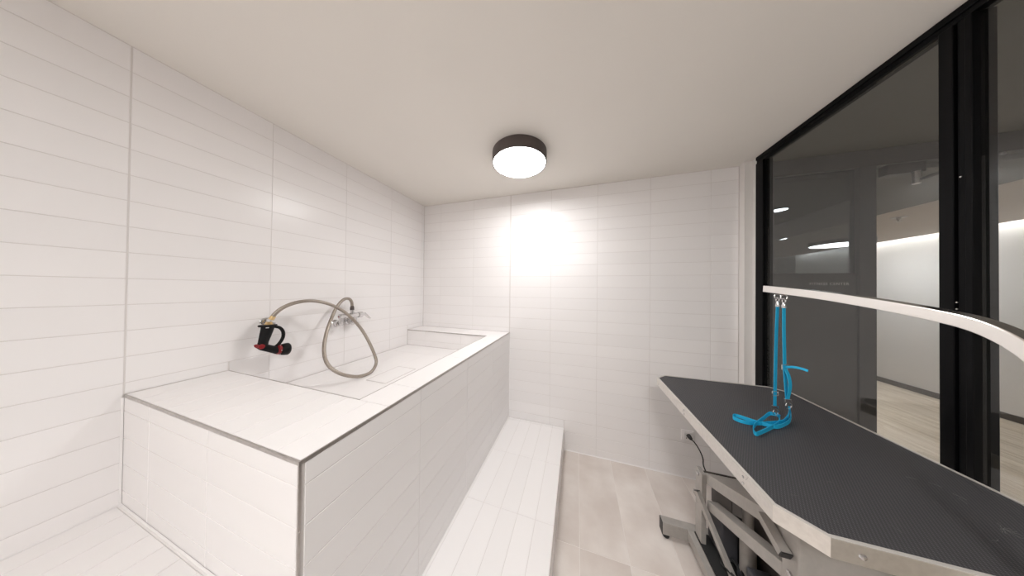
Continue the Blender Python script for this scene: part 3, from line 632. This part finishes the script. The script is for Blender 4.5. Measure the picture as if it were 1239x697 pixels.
# pet hair on the mat
hv, hf = [], []
def hair(cx_, cy_, n, sz):
    global hv, hf
    for _ in range(n):
        p0 = onZ(cx_, cy_, TT+0.0006); a = random.uniform(0, 6.28); pts = []
        for s in range(6):
            pts.append(p0+Vector((math.cos(a), math.sin(a), 0))*sz*s/5+Vector((0, 0, 0.0007*(s % 3)))); a += random.uniform(-.5, .5)
            if s: pts[-1] = pts[-2]+Vector((math.cos(a), math.sin(a), 0))*sz/5
        v, f = vtube(pts, 0.00028, 4); k = len(hv); hv += v; hf += [tuple(i+k for i in g) for g in f]
hair(1214, 640, 8, 0.02)
for q in ((1160, 603), (1170, 605), (1075, 634), (1208, 653), (965, 600), (1096, 577), (905, 578), (1010, 585), (1140, 590)): hair(q[0], q[1], 1, 0.018)
ph = build('pet_hair', (hv, hf), M['hair']); ph['kind'] = 'stuff'; tag(ph, 'stray pale dog hairs stuck to the black rubber table mat', 'hair')

# ------------------------------------------------------------------ grooming arm
AXm = 0.785
ap = [(1.196, .0155), (1.10, .006), (.967, -.009), (.846, -.027), (.775, -.040), (.735, -.0485), (.70, -.058), (.672, -.071), (.647, -.0895), (.625, -.115), (.611, -.145), (.605, -.185), (.603, -.24)]
apts = smooth_path([(AXm, y_*AXm/.78, z_*AXm/.78+CAMZ) for y_, z_ in ap], 5) + [Vector((AXm, .6055, TT-0.16))]
garm = build('grooming_arm', vrect(apts, 0.026, 0.027, (1, 0, 0)), M['alu_arm'], tab, bevel=0.002)
garm['label'] = 'bent polished steel grooming arm'
build('clamp', join(vbox(AXm-.025, AXm+.025, .622, .643, TT-0.13, TT-0.004), vbox(AXm-.025, AXm+.025, .643, .70, TT-0.13, TT-0.115)), M['alu'], garm, bevel=0.002)
build('clamp_knob', vlathe((AXm, .675, TT-0.131), (0, 0, -1), [(0, .008), (.03, .008), (.031, .022), (.05, .022), (.053, .016)], 20), M['dark_cap'], garm, smooth=True)

# ------------------------------------------------------------------ grooming nooses
def noose(label, hook_px, strap_px, buckle, ferrule_px, ring_px, loop, tail=None, extra=None):
    H = onX(*hook_px, AXm); N_ = thing('grooming_noose', label, 'leash', H, 'blue nooses on the grooming arm')
    top = H + Vector((0, 0, 0.004))
    build('eyelet', vtube([top+Vector((0.010*math.cos(a), 0, 0.010*math.sin(a)-0.008)) for a in np.linspace(0, 2*math.pi, 17)[:-1]], 0.0020, 8, closed=True), M['chrome'], N_, smooth=True)
    e = top+Vector((0, 0, -0.016))
    sh = build('snap_hook', vtube([e+Vector((0.004*math.sin(a)*0, 0.007*math.cos(a), 0.009*math.sin(a)-0.006)) for a in np.linspace(0, 2*math.pi, 15)[:-1]], 0.0024, 8, closed=True), M['chrome'], N_, smooth=True)
    build('swivel', vlathe(e+Vector((0, 0, -0.014)), (0, 0, -1), [(0, .0035), (.004, .0055), (.010, .0055), (.014, .007), (.020, .007)], 14), M['chrome'], sh, smooth=True)
    P = [e+Vector((0, 0, -0.030))] + [onX(*q, AXm) for q in strap_px]
    build('strap', vrect(smooth_path(P, 5), 0.0120, 0.0020, AR), M['blue'], N_)
    B = onX(*buckle, AXm)
    bw, bh = 0.0115, 0.009
    build('slider_buckle', vtube([B+AR*(bw*sx_)+Vector((0, 0, bh*sz_)) for sx_, sz_ in ((-1, -1), (0, -1), (1, -1), (1, 0), (1, 1), (0, 1), (-1, 1), (-1, 0))], 0.0016, 6, closed=True), M['chrome'], N_)
    Fp = onX(*ferrule_px, AXm)
    box('ferrule', (Fp.x-.009, Fp.x+.009, Fp.y-.004, Fp.y+.004, Fp.z-.006, Fp.z+.006), M['chrome'], N_, bevel=0.001)
    Rg = onX(*ring_px, AXm)
    build('ring', vtube([Rg+AR*(0.011*math.cos(a))+Vector((0, 0, 0.011*math.sin(a))) for a in np.linspace(0, 2*math.pi, 17)[:-1]], 0.0017, 8, closed=True), M['chrome'], N_, smooth=True)
    LP = [Rg+Vector((0, 0, -0.008))]
    for x_, y_, z_ in loop: LP.append(onZ(x_, y_, TT+0.0085+z_))
    LP.append(Rg+Vector((0.004, 0, -0.008)))
    sm = smooth_path(LP, 6)
    for q in sm: q.z = max(q.z, TT+0.0085)
    build('neck_loop', vrect(sm, 0.0135, 0.0020, Vector((0.12, 0.25, 1))), M['blue'], N_)
    if tail: build('strap_tail', vrect(smooth_path([onX(x_, y_, AXm) + Vector((0, d_, 0)) for x_, y_, d_ in tail], 5), 0.0085, 0.0020, Vector((0.2, -0.3, 1))), M['blue'], N_)
    if extra: build('strap_slack', vrect(smooth_path([onX(*q, AXm) for q in extra], 5), 0.0120, 0.0020, AR), M['blue'], N_)
    return N_
noose('blue webbing noose hanging nearest the free tip of the grooming arm', (941, 357.5), [(939.5, 400), (938.5, 440), (937.8, 476), (937.6, 492)], (937.8, 476), (937.6, 492.5), (938.6, 499),
      [(931, 500.5, .014), (923.8, 506, .006), (914.5, 513, .002), (911.3, 519.5, 0), (914.4, 525, 0), (920, 523.5, 0), (931, 518.5, 0), (940, 513.5, 0), (943.5, 508, .003), (942, 503, .010)])
noose('blue webbing noose with a strap tail sticking out sideways beside the other noose', (948.6, 358.5), [(948.6, 400), (949.5, 443), (950.5, 462), (952.5, 484)], (949.7, 444), (952.8, 484.5), (954.2, 491),
      [(956.6, 499, .012), (956.8, 505, .004), (953, 511.5, 0), (940, 516.5, 0), (925.3, 513.5, 0), (908, 508.5, 0), (896, 504.3, 0), (888.5, 502.8, 0), (887.5, 505.5, 0), (896, 509.5, 0), (908, 512, 0), (925, 512.3, 0), (946, 510.5, 0), (953, 505, .004)],
      tail=[(949.8, 444.5, 0), (957, 443.5, -.006), (965, 444.5, -.012), (972, 446.8, -.016)], extra=[(950.2, 446), (954.5, 456), (956, 468), (953.2, 483)])
